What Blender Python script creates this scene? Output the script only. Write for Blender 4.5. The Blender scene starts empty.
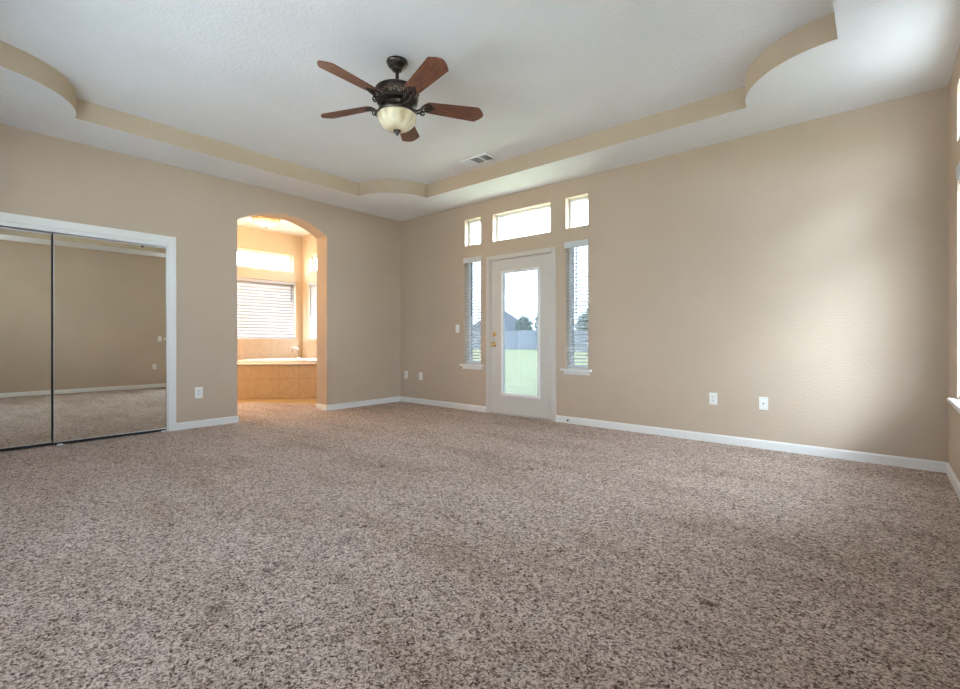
import bpy, bmesh, math, random
from mathutils import Vector, Matrix, noise
R = math.radians
S = bpy.context.scene
C = S.collection
random.seed(7)

# ------------------------------------------------------------------ camera, sky, sun, exposure
W, D, H, HT = 6.249, 5.36, 2.88, 3.055          # room width (x), depth (-y), soffit height, tray height
TW = 0.264                                      # thickness of the left wall
cam = bpy.data.cameras.new('camera')
cam.sensor_width = 36.0
cam.lens = 470.62 / 960 * 36.0
cam.shift_y = -5.65 / 960
cam.clip_start = 0.02
cam.clip_end = 400
camo = bpy.data.objects.new('camera', cam)
C.objects.link(camo)
camo.location = (5.857, -4.928, 0.999)
camo.rotation_euler = (R(90), 0, R(40.317))
S.camera = camo

SKY = 2.0
world = bpy.data.worlds.new('overcast_sky')
S.world = world
world.use_nodes = True
wn = world.node_tree.nodes
bg = wn['Background']
bg.inputs['Color'].default_value = (0.755, 0.88, 1.0, 1)
bg.inputs['Strength'].default_value = SKY

sun = bpy.data.lights.new('sun', 'SUN')
sun.energy = 0.24
sun.angle = R(20)
sun.color = (0.70, 0.86, 1.0)
suno = bpy.data.objects.new('sun', sun)
C.objects.link(suno)
suno.rotation_euler = Vector((-0.86, 1.0, -0.68)).to_track_quat('-Z', 'Y').to_euler()
suno.location = (30, -8, 25)

S.view_settings.view_transform = 'Standard'
S.view_settings.look = 'None'
S.view_settings.exposure = 3.96
S.view_settings.gamma = 1.0
S.view_settings.use_curve_mapping = False
S.cycles.use_denoising = True
S.cycles.max_bounces = 14
S.cycles.diffuse_bounces = 8
S.cycles.transparent_max_bounces = 24
S.cycles.sample_clamp_indirect = 6.0


def portal(loc, rot, sx, sy):
    """daylight portal filling one window opening (only guides sampling of the sky)"""
    l = bpy.data.lights.new('window_portal', 'AREA')
    l.shape = 'RECTANGLE'
    l.size, l.size_y = sx, sy
    l.cycles.is_portal = True
    o = bpy.data.objects.new('window_portal', l)
    C.objects.link(o)
    o.location = loc
    o.rotation_euler = rot
    return o


# ------------------------------------------------------------------ materials
def mat(name, col, rough=0.6, metal=0.0, spec=0.5):
    m = bpy.data.materials.new(name)
    m.use_nodes = True
    b = m.node_tree.nodes['Principled BSDF']
    b.inputs['Base Color'].default_value = (*col, 1)
    b.inputs['Roughness'].default_value = rough
    b.inputs['Metallic'].default_value = metal
    b.inputs['Specular IOR Level'].default_value = spec
    return m


def nodes(m):
    nt = m.node_tree
    return nt, nt.nodes, nt.links, nt.nodes['Principled BSDF']


def add_noise(m, scale, detail=4, rough=0.5, stretch=None):
    nt, n, l, b = nodes(m)
    tc = n.new('ShaderNodeTexCoord')
    t = n.new('ShaderNodeTexNoise')
    t.inputs['Scale'].default_value = scale
    t.inputs['Detail'].default_value = detail
    t.inputs['Roughness'].default_value = rough
    if stretch:
        mp = n.new('ShaderNodeMapping')
        mp.inputs['Scale'].default_value = stretch
        l.new(tc.outputs['Object'], mp.inputs['Vector'])
        l.new(mp.outputs['Vector'], t.inputs['Vector'])
    else:
        l.new(tc.outputs['Object'], t.inputs['Vector'])
    return t


def add_bump(m, src, strength, dist):
    nt, n, l, b = nodes(m)
    bp = n.new('ShaderNodeBump')
    bp.inputs['Strength'].default_value = strength
    bp.inputs['Distance'].default_value = dist
    l.new(src, bp.inputs['Height'])
    l.new(bp.outputs['Normal'], b.inputs['Normal'])
    return bp


def ramp(m, src, stops):
    nt, n, l, b = nodes(m)
    r = n.new('ShaderNodeValToRGB')
    e = r.color_ramp.elements
    e[0].position, e[0].color = stops[0][0], (*stops[0][1], 1)
    e[1].position, e[1].color = stops[-1][0], (*stops[-1][1], 1)
    for p, c in stops[1:-1]:
        k = e.new(p)
        k.color = (*c, 1)
    l.new(src, r.inputs['Fac'])
    return r


def paint(name, col, bump=0.25, scale=55.0, dist=0.004):
    """painted drywall with a knockdown / orange-peel texture"""
    m = mat(name, col, 0.75, 0, 0.25)
    t = add_noise(m, scale, 3, 0.55)
    r = ramp(m, t.outputs['Fac'], [(0.40, (0, 0, 0)), (0.62, (1, 1, 1))])
    add_bump(m, r.outputs['Color'], bump, dist)
    nt, n, l, b = nodes(m)
    t2 = add_noise(m, 1.3, 3)
    r2 = ramp(m, t2.outputs['Fac'], [(0.3, tuple(c * 0.965 for c in col)), (0.7, tuple(min(1, c * 1.03) for c in col))])
    l.new(r2.outputs['Color'], b.inputs['Base Color'])
    return m


M = {}
M['wall'] = paint('tan_wall_paint', (0.540, 0.437, 0.342))
M['bathwall'] = paint('cream_bathroom_paint', (0.62, 0.50, 0.36))
M['riser'] = paint('tan_tray_paint', (0.56, 0.46, 0.34))
M['ceil'] = paint('white_ceiling_paint', (0.775, 0.78, 0.785), 0.28, 48, 0.005)
M['white'] = mat('white_gloss_trim', (0.80, 0.80, 0.79), 0.35)
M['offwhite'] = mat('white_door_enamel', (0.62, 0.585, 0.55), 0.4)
M['vinyl'] = mat('white_vinyl', (0.82, 0.83, 0.84), 0.35)
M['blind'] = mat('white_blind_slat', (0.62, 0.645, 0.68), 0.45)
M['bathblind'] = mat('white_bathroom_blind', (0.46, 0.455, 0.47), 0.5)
M['gasket'] = mat('grey_gasket', (0.25, 0.26, 0.28), 0.5)
M['plate'] = mat('white_plastic_plate', (0.82, 0.82, 0.80), 0.35)
M['slot'] = mat('dark_slot', (0.03, 0.03, 0.03), 0.6)
M['greyplastic'] = mat('grey_plastic', (0.35, 0.35, 0.36), 0.5)
M['brass'] = mat('polished_brass', (0.80, 0.58, 0.27), 0.22, 1.0)
M['steel'] = mat('brushed_steel', (0.62, 0.62, 0.62), 0.3, 1.0)
M['chrome'] = mat('chrome', (0.85, 0.85, 0.87), 0.12, 1.0)
M['black'] = mat('black_rubber_gap_shade', (0.015, 0.015, 0.015), 0.7)  # rubber tip, also the painted shade in the closet door gaps
M['bronze'] = mat('dark_bronze', (0.060, 0.048, 0.042), 0.30, 0.75)
M['bronze2'] = mat('rubbed_bronze', (0.34, 0.27, 0.22), 0.30, 0.85)
M['tub'] = mat('white_acrylic', (0.85, 0.82, 0.78), 0.18)
M['mirror'] = mat('mirror_silver', (0.85, 0.835, 0.765), 0.0, 1.0)
M['wand'] = mat('wand_plastic', (0.10, 0.11, 0.13), 0.4)
M['cord'] = mat('ladder_cord', (0.62, 0.66, 0.72), 0.8)

# carpet: beige frieze with dark gaps between tufts, worn patches and a few stains
m = mat('beige_frieze_carpet', (0.4, 0.34, 0.29), 0.95, 0, 0.1)
nt, n, l, b = nodes(m)
tc = n.new('ShaderNodeTexCoord')
tuft = n.new('ShaderNodeTexVoronoi'); tuft.inputs['Scale'].default_value = 160; tuft.inputs['Randomness'].default_value = 1.0
warp = n.new('ShaderNodeTexNoise'); warp.inputs['Scale'].default_value = 60; warp.inputs['Detail'].default_value = 2
wadd = n.new('ShaderNodeVectorMath'); wadd.operation = 'MULTIPLY_ADD'; wadd.inputs[1].default_value = (.02, .02, .02)
l.new(tc.outputs['Object'], warp.inputs['Vector']); l.new(warp.outputs['Color'], wadd.inputs[0]); l.new(tc.outputs['Object'], wadd.inputs[2])
l.new(wadd.outputs['Vector'], tuft.inputs['Vector'])
clump = n.new('ShaderNodeTexVoronoi'); clump.inputs['Scale'].default_value = 60
l.new(wadd.outputs['Vector'], clump.inputs['Vector'])
sc1 = n.new('ShaderNodeSeparateColor'); l.new(tuft.outputs['Color'], sc1.inputs[0])
sc2 = n.new('ShaderNodeSeparateColor'); l.new(clump.outputs['Color'], sc2.inputs[0])
mm = n.new('ShaderNodeMix'); mm.data_type = 'FLOAT'; mm.inputs['Factor'].default_value = 0.24
l.new(sc1.outputs[0], mm.inputs['A']); l.new(sc2.outputs[0], mm.inputs['B'])
r1 = ramp(m, mm.outputs['Result'], [(0.12, (0.10, 0.066, 0.050)), (0.27, (0.31, 0.225, 0.182)), (0.50, (0.53, 0.422, 0.362)), (0.80, (0.82, 0.69, 0.615))])
wear = n.new('ShaderNodeTexNoise'); wear.inputs['Scale'].default_value = 1.1; wear.inputs['Detail'].default_value = 5; wear.inputs['Roughness'].default_value = 0.62
mpw = n.new('ShaderNodeMapping'); mpw.inputs['Rotation'].default_value = (0, 0, R(25)); mpw.inputs['Scale'].default_value = (0.75, 2.0, 1)
l.new(tc.outputs['Object'], mpw.inputs['Vector']); l.new(mpw.outputs['Vector'], wear.inputs['Vector'])
r2 = ramp(m, wear.outputs['Fac'], [(0.32, (0.80, 0.765, 0.72)), (0.47, (0.97, 0.955, 0.94)), (0.64, (1.06, 1.06, 1.08))])
mul = n.new('ShaderNodeMix'); mul.data_type = 'RGBA'; mul.blend_type = 'MULTIPLY'; mul.inputs['Factor'].default_value = 1.0
l.new(r1.outputs['Color'], mul.inputs['A']); l.new(r2.outputs['Color'], mul.inputs['B'])
prev = mul.outputs['Result']
STAINS = [(2.877, -2.607, 0.03, 0.6), (3.77, -3.421, 0.025, 0.7), (4.209, -2.978, 0.022, 0.95), (4.717, -2.988, 0.02, 0.85), (3.818, -1.92, 0.05, 0.35), (3.793, -1.977, 0.03, 0.3), (3.842, -3.97, 0.035, 0.42), (3.825, -3.913, 0.035, 0.4), (3.906, -3.904, 0.035, 0.38), (3.894, -3.982, 0.025, 0.35), (3.984, -4.218, 0.05, 0.33), (4.04, -4.229, 0.03, 0.3), (5.378, -3.018, 0.022, 0.85), (5.357, -3.018, 0.03, 0.4), (5.877, -3.014, 0.02, 0.5), (3.659, -3.082, 0.06, 0.22), (3.833, -3.58, 0.07, 0.22)]
sep = n.new('ShaderNodeSeparateXYZ')
for (sx, sy, sr, sf) in STAINS:                      # soil marks at fixed places on the carpet
    dn = n.new('ShaderNodeVectorMath'); dn.operation = 'DISTANCE'
    wob = n.new('ShaderNodeVectorMath'); wob.operation = 'MULTIPLY_ADD'
    l.new(warp.outputs['Color'], wob.inputs[0]); wob.inputs[1].default_value = (0.09, 0.09, 0); l.new(tc.outputs['Object'], wob.inputs[2])
    l.new(wob.outputs['Vector'], dn.inputs[0]); dn.inputs[1].default_value = (sx + .045, sy + .045, 0)
    mr = n.new('ShaderNodeMapRange'); mr.inputs['From Min'].default_value = sr; mr.inputs['From Max'].default_value = sr * 0.4
    mr.inputs['To Min'].default_value = 0; mr.inputs['To Max'].default_value = min(1.0, sf * 1.3)
    l.new(dn.outputs['Value'], mr.inputs['Value'])
    mx = n.new('ShaderNodeMix'); mx.data_type = 'RGBA'
    l.new(mr.outputs['Result'], mx.inputs['Factor']); l.new(prev, mx.inputs['A']); mx.inputs['B'].default_value = (0.10, 0.055, 0.04, 1)
    prev = mx.outputs['Result']
l.new(prev, b.inputs['Base Color'])
add_bump(m, tuft.outputs['Distance'], 0.7, 0.010).invert = True
M['carpet'] = m


def tile_mat(name, c1, c2, grout, size, axes, rot=0.0):
    m = mat(name, c1, 0.3)
    nt, n, l, b = nodes(m)
    tc = n.new('ShaderNodeTexCoord'); sp = n.new('ShaderNodeSeparateXYZ'); cb = n.new('ShaderNodeCombineXYZ')
    rt_ = n.new('ShaderNodeMapping'); rt_.inputs['Rotation'].default_value = (0, 0, rot)
    l.new(tc.outputs['Object'], rt_.inputs['Vector']); l.new(rt_.outputs['Vector'], sp.inputs[0])
    l.new(sp.outputs[axes[0]], cb.inputs['X']); l.new(sp.outputs[axes[1]], cb.inputs['Y'])
    br = n.new('ShaderNodeTexBrick')
    br.offset = 0; br.squash = 1
    br.inputs['Scale'].default_value = 1
    br.inputs['Brick Width'].default_value = size; br.inputs['Row Height'].default_value = size
    br.inputs['Mortar Size'].default_value = 0.004; br.inputs['Mortar Smooth'].default_value = 0.2
    br.inputs['Color1'].default_value = (*c1, 1); br.inputs['Color2'].default_value = (*c2, 1); br.inputs['Mortar'].default_value = (*grout, 1)
    l.new(cb.outputs[0], br.inputs['Vector'])
    t = add_noise(m, 14, 5, 0.6)
    r = ramp(m, t.outputs['Fac'], [(0.3, (0.86, 0.85, 0.83)), (0.7, (1.05, 1.05, 1.05))])
    mx = n.new('ShaderNodeMix'); mx.data_type = 'RGBA'; mx.blend_type = 'MULTIPLY'; mx.inputs['Factor'].default_value = 1
    l.new(br.outputs['Color'], mx.inputs['A']); l.new(r.outputs['Color'], mx.inputs['B'])
    l.new(mx.outputs['Result'], b.inputs['Base Color'])
    return m


M['tile_x'] = tile_mat('beige_tile', (0.58, 0.45, 0.31), (0.55, 0.42, 0.29), (0.42, 0.31, 0.20), 0.33, ('X', 'Z'))
M['tile_y'] = tile_mat('beige_wall_tile', (0.62, 0.50, 0.38), (0.60, 0.48, 0.36), (0.5, 0.4, 0.3), 0.33, ('Y', 'Z'))
M['tile_a'] = tile_mat('beige_apron_tile', (0.58, 0.45, 0.31), (0.55, 0.42, 0.29), (0.42, 0.31, 0.20), 0.33, ('X', 'Z'), -math.atan2(.923, .883))
M['tile_f'] = tile_mat('golden_floor_tile', (0.60, 0.44, 0.24), (0.57, 0.41, 0.22), (0.40, 0.30, 0.18), 0.33, ('X', 'Y'))
M['tile_d'] = tile_mat('beige_deck_tile', (0.62, 0.50, 0.38), (0.60, 0.48, 0.36), (0.5, 0.4, 0.3), 0.33, ('X', 'Y'))


def glass_mat(name, tint, fac=0.07):
    m = bpy.data.materials.new(name)
    m.use_nodes = True
    nt = m.node_tree; n = nt.nodes; l = nt.links
    for x in list(n): n.remove(x)
    o = n.new('ShaderNodeOutputMaterial'); t = n.new('ShaderNodeBsdfTransparent'); g = n.new('ShaderNodeBsdfGlossy'); mx = n.new('ShaderNodeMixShader')
    t.inputs['Color'].default_value = (*tint, 1); g.inputs['Roughness'].default_value = 0.02
    mx.inputs['Fac'].default_value = fac
    l.new(t.outputs[0], mx.inputs[1]); l.new(g.outputs[0], mx.inputs[2]); l.new(mx.outputs[0], o.inputs['Surface'])
    return m


M['tinted'] = glass_mat('dimming_tint_glass', (0.080, 0.084, 0.088), 0.05)  # dark tint added to dim the bright view outside
M['lite'] = glass_mat('door_lite_glass', (0.295, 0.308, 0.325), 0.04)  # tint added here too, holding down the bright outdoors
M['glass'] = glass_mat('window_glass', (0.93, 0.96, 0.96))

# walnut fan blade
m = mat('walnut_blade', (0.2, 0.08, 0.04), 0.35)
nt, n, l, b = nodes(m)
t = add_noise(m, 7, 6, 0.6, (1.2, 9, 9))
wv = n.new('ShaderNodeTexWave'); wv.inputs['Scale'].default_value = 2.2; wv.inputs['Distortion'].default_value = 5; wv.inputs['Detail'].default_value = 3; wv.bands_direction = 'Y'
tc = n.new('ShaderNodeTexCoord'); mp = n.new('ShaderNodeMapping'); mp.inputs['Scale'].default_value = (0.9, 9, 1)
l.new(tc.outputs['Object'], mp.inputs['Vector']); l.new(mp.outputs['Vector'], wv.inputs['Vector'])
mx = n.new('ShaderNodeMath'); mx.operation = 'ADD'; mx.use_clamp = True
mh = n.new('ShaderNodeMath'); mh.operation = 'MULTIPLY'; mh.inputs[1].default_value = 0.28
l.new(wv.outputs['Fac'], mh.inputs[0])
mh2 = n.new('ShaderNodeMath'); mh2.operation = 'MULTIPLY'; mh2.inputs[1].default_value = 0.95
l.new(t.outputs['Fac'], mh2.inputs[0]); l.new(mh.outputs[0], mx.inputs[0]); l.new(mh2.outputs[0], mx.inputs[1])
r = ramp(m, mx.outputs[0], [(0.25, (0.022, 0.009, 0.006)), (0.5, (0.105, 0.036, 0.021)), (0.8, (0.24, 0.092, 0.053))])
l.new(r.outputs['Color'], b.inputs['Base Color'])
M['walnut'] = m

# alabaster glass (unlit fan bowl)
m = mat('cream_alabaster_glass', (0.78, 0.68, 0.46), 0.25)
nt, n, l, b = nodes(m)
t = add_noise(m, 9, 5, 0.6)
r = ramp(m, t.outputs['Fac'], [(0.3, (0.62, 0.49, 0.28)), (0.55, (0.80, 0.70, 0.48)), (0.75, (0.86, 0.80, 0.62))])
l.new(r.outputs['Color'], b.inputs['Base Color'])
b.inputs['Subsurface Weight'].default_value = 0.0
M['alabaster'] = m

# exterior
m = mat('lawn_grass', (0.05, 0.10, 0.03), 1.0, 0, 0.0)
nt, n, l, b = nodes(m)
t = add_noise(m, 1.2, 6, 0.7)
r = ramp(m, t.outputs['Fac'], [(0.3, (0.34, 0.36, 0.20)), (0.7, (0.42, 0.43, 0.28))])
l.new(r.outputs['Color'], b.inputs['Base Color'])
M['lawn'] = m
m = mat('weathered_fence_wood', (0.045, 0.05, 0.06), 1.0, 0, 0.0)
nt, n, l, b = nodes(m)
wv = n.new('ShaderNodeTexWave'); wv.inputs['Scale'].default_value = 3.3; wv.bands_direction = 'X'; wv.wave_profile = 'SAW'
tc = n.new('ShaderNodeTexCoord'); l.new(tc.outputs['Object'], wv.inputs['Vector'])
r = ramp(m, wv.outputs['Fac'], [(0.0, (0.22, 0.235, 0.27)), (0.12, (0.34, 0.36, 0.40)), (1.0, (0.38, 0.40, 0.45))])
l.new(r.outputs['Color'], b.inputs['Base Color'])
M['fence'] = m
M['stucco'] = paint('pale_stucco', (0.50, 0.48, 0.46))
m = mat('slate_grey_shingles', (0.24, 0.26, 0.30), 0.9)
M['shingle'] = m
M['foliage'] = mat('tree_foliage', (0.26, 0.30, 0.27), 0.8, 0, 0.2)
M['bark'] = mat('tree_bark', (0.16, 0.13, 0.10), 0.9)
M['dark'] = mat('closet_dark', (0.06, 0.055, 0.05), 0.9)


# ------------------------------------------------------------------ mesh helpers
def obj(name, bm, m, parent=None, smooth=False):
    me = bpy.data.meshes.new(name)
    bmesh.ops.recalc_face_normals(bm, faces=bm.faces)
    bm.to_mesh(me)
    bm.free()
    ms = m if isinstance(m, (list, tuple)) else [m]
    for x in ms: me.materials.append(x)
    if smooth:
        for p in me.polygons: p.use_smooth = True
        if smooth is not True:
            me.set_sharp_from_angle(angle=R(smooth))
    o = bpy.data.objects.new(name, me)
    C.objects.link(o)
    if parent: o.parent = parent
    return o


def tag(o, label, cat, group=None, kind=None):
    o['label'] = label; o['category'] = cat
    if group: o['group'] = group
    if kind: o['kind'] = kind
    return o


def thing(name, label, cat, loc=(0, 0, 0), rz=0, group=None):
    o = bpy.data.objects.new(name, None)
    C.objects.link(o)
    o.empty_display_size = 0.1
    o.location = loc; o.rotation_euler = (0, 0, rz)
    return tag(o, label, cat, group)


def box(bm, a, b_, bev=0.0, seg=2, mi=0, mtx=None):
    x0, y0, z0 = a; x1, y1, z1 = b_
    v = [bm.verts.new(p) for p in ((x0, y0, z0), (x1, y0, z0), (x1, y1, z0), (x0, y1, z0), (x0, y0, z1), (x1, y0, z1), (x1, y1, z1), (x0, y1, z1))]
    if mtx:
        for q in v: q.co = mtx @ q.co
    fs = [bm.faces.new([v[i] for i in f]) for f in ((0, 3, 2, 1), (4, 5, 6, 7), (0, 1, 5, 4), (1, 2, 6, 5), (2, 3, 7, 6), (3, 0, 4, 7))]
    for f in fs: f.material_index = mi
    if bev > 0:
        es = list({e for f in fs for e in f.edges})
        res = bmesh.ops.bevel(bm, geom=es, offset=bev, segments=seg, affect='EDGES', profile=0.5)
        for f in res['faces']: f.material_index = mi
    return fs


def lathe(bm, prof, seg=32, center=(0, 0), flute=None, cap0=True, cap1=True):
    rings = []
    for k, (r, z) in enumerate(prof):
        ring = []
        for i in range(seg):
            a = 2 * math.pi * i / seg
            rr = r * (flute(a, k) if flute else 1)
            ring.append(bm.verts.new((center[0] + rr * math.cos(a), center[1] + rr * math.sin(a), z)))
        rings.append(ring)
    for k in range(len(rings) - 1):
        for i in range(seg):
            j = (i + 1) % seg
            bm.faces.new((rings[k][i], rings[k][j], rings[k + 1][j], rings[k + 1][i]))
    if cap0: bm.faces.new(rings[0])
    if cap1: bm.faces.new(rings[-1])


def tube(bm, pts, rad, seg=8):
    pts = [Vector(p) for p in pts]
    rings = []
    up = None
    for i, p in enumerate(pts):
        d = (pts[min(i + 1, len(pts) - 1)] - pts[max(i - 1, 0)]).normalized()
        if up is None:
            up = d.orthogonal().normalized()
        up = (up - d * up.dot(d)).normalized()
        s = d.cross(up)
        r = rad[i] if isinstance(rad, (list, tuple)) else rad
        rings.append([bm.verts.new(p + (up * math.cos(2 * math.pi * k / seg) + s * math.sin(2 * math.pi * k / seg)) * r) for k in range(seg)])
    for a, b_ in zip(rings, rings[1:]):
        for k in range(seg):
            j = (k + 1) % seg
            bm.faces.new((a[k], a[j], b_[j], b_[k]))
    bm.faces.new(rings[0]); bm.faces.new(rings[-1])


def wall_mesh(bm, axis, c0, c1, u0, u1, z0, z1, holes, mi_reveal=0):
    """solid wall slab between coordinate c0..c1 on `axis`, spanning u0..u1 and z0..z1, with rectangular holes (ua,ub,za,zb)"""
    us = sorted({u0, u1, *[h[0] for h in holes], *[h[1] for h in holes]})
    zs = sorted({z0, z1, *[h[2] for h in holes], *[h[3] for h in holes]})
    us = [u for u in us if u0 <= u <= u1]; zs = [z for z in zs if z0 <= z <= z1]

    def P(c, u, z): return (c, u, z) if axis == 0 else (u, c, z)
    cache = {}

    def V(c, u, z):
        k = (round(c, 5), round(u, 5), round(z, 5))
        if k not in cache: cache[k] = bm.verts.new(P(c, u, z))
        return cache[k]

    def solid(i, j):
        if i < 0 or j < 0 or i >= len(us) - 1 or j >= len(zs) - 1: return False
        um = (us[i] + us[i + 1]) / 2; zm = (zs[j] + zs[j + 1]) / 2
        return not any(h[0] < um < h[1] and h[2] < zm < h[3] for h in holes)
    for i in range(len(us) - 1):
        for j in range(len(zs) - 1):
            if not solid(i, j): continue
            a, b_, c, d = us[i], us[i + 1], zs[j], zs[j + 1]
            for cc in (c0, c1):
                bm.faces.new((V(cc, a, c), V(cc, b_, c), V(cc, b_, d), V(cc, a, d)))
            for (di, dj, q) in ((-1, 0, ((a, c), (a, d))), (1, 0, ((b_, c), (b_, d))), (0, -1, ((a, c), (b_, c))), (0, 1, ((a, d), (b_, d)))):
                if not solid(i + di, j + dj):
                    (ua, za), (ub, zb) = q
                    bm.faces.new((V(c0, ua, za), V(c0, ub, zb), V(c1, ub, zb), V(c1, ua, za)))


def struct(name, bm, m, label, cat, parent=None, smooth=False):
    o = obj(name, bm, m, parent, smooth)
    if not parent: tag(o, label, cat, None, 'structure')
    return o


B = bmesh.new

# ------------------------------------------------------------------ floor
CT = 0.0
bm = B()
# carpet: main room plus the strip that runs through the archway into the bathroom (diagonal edge)
pts = [(-TW, -D - .2), (W + .2, -D - .2), (W + .2, 0.16), (-TW, 0.16), (-TW, -1.2), (-0.80, -1.11), (-1.86, -1.71), (-1.86, -2.75), (-TW, -2.62)]
top = [bm.verts.new((x, y, CT)) for x, y in pts]
bot = [bm.verts.new((x, y, -0.09)) for x, y in pts]
bm.faces.new(top); bm.faces.new(bot[::-1])
for i in range(len(pts)):
    j = (i + 1) % len(pts)
    bm.faces.new((top[i], bot[i], bot[j], top[j]))
struct('floor', bm, M['carpet'], 'beige frieze carpet floor with worn patches and small dark stains', 'floor')
bm = B(); box(bm, (-3.2, -3.3, -0.09), (-TW + .01, 0.10, -0.004))
struct('floor_bathroom', bm, M['tile_f'], 'golden tile floor in front of the corner tub', 'floor')

# ------------------------------------------------------------------ walls
DX0, DX1, DZ1 = 1.850, 2.826, 2.072               # door rough opening
LW = (1.385, 1.690, 0.640, 2.130)                 # side windows by the door
RW = (3.010, 3.305, 0.640, 2.140)
LU = (1.393, 1.686, 2.300, 2.672)                 # upper windows
RU = (3.012, 3.304, 2.305, 2.672)
TU = (1.900, 2.800, 2.298, 2.666)
bm = B()
wall_mesh(bm, 1, 0.0, 0.16, -TW, W + .16, 0, HT + .1, [LW, RW, LU, RU, TU, (DX0, DX1, 0, DZ1)])
struct('wall_back', bm, M['wall'], 'tan textured wall with the glazed door and its five windows', 'wall')

YA0, YA1, ZS, ZA = -2.514, -1.315, 2.428, 2.608   # archway
CL0, CL1, CLZ = -5.06, -3.23, 2.03                # closet opening
bm = B()
wall_mesh(bm, 0, -TW, 0.0, -D - .16, 0.0, 0, HT + .1, [(YA0, YA1, 0, HT + .1), (CL0, CL1, 0, CLZ)])
hc = (YA1 - YA0) / 2; sg = ZA - ZS; rad = (hc * hc + sg * sg) / (2 * sg); yc = (YA0 + YA1) / 2; zc = ZA - rad
N = 28
prev = None
for i in range(N + 1):
    y = YA0 + (YA1 - YA0) * i / N
    z = zc + math.sqrt(rad * rad - (y - yc) ** 2)
    cur = [bm.verts.new((0, y, z)), bm.verts.new((-TW, y, z)), bm.verts.new((-TW, y, HT + .1)), bm.verts.new((0, y, HT + .1))]
    if prev:
        for a in range(4):
            b2 = (a + 1) % 4
            bm.faces.new((prev[a], prev[b2], cur[b2], cur[a]))
    prev = cur
struct('wall_left', bm, M['wall'], 'tan wall holding the arched opening and the mirrored closet', 'wall')

RWIN = [(-1.42, -0.52), (-5.00, -4.10)]            # far right-wall window, then an unseen one added for daylight
RL = [(a, b_, 0.60, 2.12) for a, b_ in RWIN]; RUP = [(a, b_, 2.30, 2.67) for a, b_ in RWIN]
bm = B()
wall_mesh(bm, 0, W, W + .16, -D - .16, 0.0, 0, HT + .1, RL + RUP)
struct('wall_right', bm, M['wall'], 'tan wall at the far right edge with blinded windows, the nearer ones added for daylight', 'wall')
bm = B()
NW = (1.7, 4.5, 0.60, 2.12)  # unseen window opening added to let in fill daylight
wall_mesh(bm, 1, -D - .16, -D, 0.0, W, 0, HT + .1, [NW])
struct('wall_near', bm, M['wall'], 'tan wall behind the viewpoint', 'wall')

# closet interior painted dark, standing in for its shade
bm = B()
for a, b_ in (((-0.95, CL0 - .15, 0), (-0.90, CL1 + .15, 2.5)), ((-0.90, CL0 - .15, 0), (-TW, CL0 - .10, 2.5)), ((-0.90, CL1 + .10, 0), (-TW, CL1 + .15, 2.5)), ((-0.95, CL0 - .15, 2.45), (-TW, CL1 + .15, 2.5)), ((-0.95, CL0 - .15, -.09), (-TW, CL1 + .15, -.002))):
    box(bm, a, b_)
struct('wall_closet', bm, M['dark'], 'closet interior painted dark as shade behind the mirrored doors', 'wall')

# bathroom shell
BX, BY, BH, BN = -2.972, -0.041, 3.05, -3.15
bl = (-1.50, -0.170, 1.00, 2.115); bu = (-1.50, -0.225, 2.312, 2.640)
bm = B(); wall_mesh(bm, 0, BX - .15, BX, BN - .15, BY, 0, BH + .1, [bl, bu])
struct('wall_bathroom_far', bm, M['bathwall'], 'cream bathroom wall with the wide window seen through the arch', 'wall')
sl = (-2.760, -1.75, 0.985, 2.115); su = (-2.700, -1.75, 2.312, 2.640)
bm = B(); wall_mesh(bm, 1, BY, BY + .15, BX - .15, -TW, 0, BH + .1, [sl, su])
struct('wall_bathroom_side', bm, M['bathwall'], 'cream bathroom wall right of the corner tub', 'wall')
bm = B(); wall_mesh(bm, 1, BN - .15, BN, BX - .15, -TW, 0, BH + .1, [])
struct('wall_bathroom_near', bm, M['bathwall'], 'cream bathroom wall left of the arch, out of sight', 'wall')
bm = B(); box(bm, (BX - .15, BN - .15, BH), (-TW, BY + .15, BH + .1))
struct('ceiling_bathroom', bm, M['ceil'], 'white bathroom ceiling above the tub', 'ceiling')
bm = B(); box(bm, (BX, -1.9, 0.55), (BX + .010, BY, 0.972)); struct('trim_1', bm, M['tile_y'], 'beige tile backsplash under the wide bathroom window', 'trim')
bm = B(); box(bm, (BX + .010, BY - .010, 0.55), (-1.2, BY, 0.972)); struct('trim_2', bm, M['tile_x'], 'beige tile backsplash under the side bathroom window', 'trim')

# ------------------------------------------------------------------ ceiling with curved tray
TX0, TX1, TY0, TY1, TR = 0.630, 5.658, -4.725, -0.608, 0.622
loop = []


def arc(cx, cy, a0, a1, n=20):
    for i in range(n + 1):
        a = R(a0 + (a1 - a0) * i / n)
        loop.append((cx + TR * math.cos(a), cy + TR * math.sin(a)))


arc(TX0, TY0, 90, 0); arc(TX1, TY0, 180, 90); arc(TX1, TY1, 270, 180); arc(TX0, TY1, 360, 270)
bm = B()
ov = [bm.verts.new(p) for p in ((-.0, -D, H), (W, -D, H), (W, 0, H), (-.0, 0, H))]
iv = [bm.verts.new((x, y, H)) for x, y in loop]
es = [bm.edges.new((ov[i], ov[(i + 1) % 4])) for i in range(4)] + [bm.edges.new((iv[i], iv[(i + 1) % len(iv)])) for i in range(len(iv))]
bmesh.ops.triangle_fill(bm, use_beauty=True, use_dissolve=False, edges=es)
inside = [f for f in bm.faces if all(v in set(iv) for v in f.verts) and TX0 < f.calc_center_median().x < TX1 and TY0 < f.calc_center_median().y < TY1]


def in_loop(x, y):
    c = False
    for i in range(len(loop)):
        (xa, ya), (xb, yb) = loop[i], loop[i - 1]
        if (ya > y) != (yb > y) and x < (xb - xa) * (y - ya) / (yb - ya) + xa: c = not c
    return c


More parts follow.
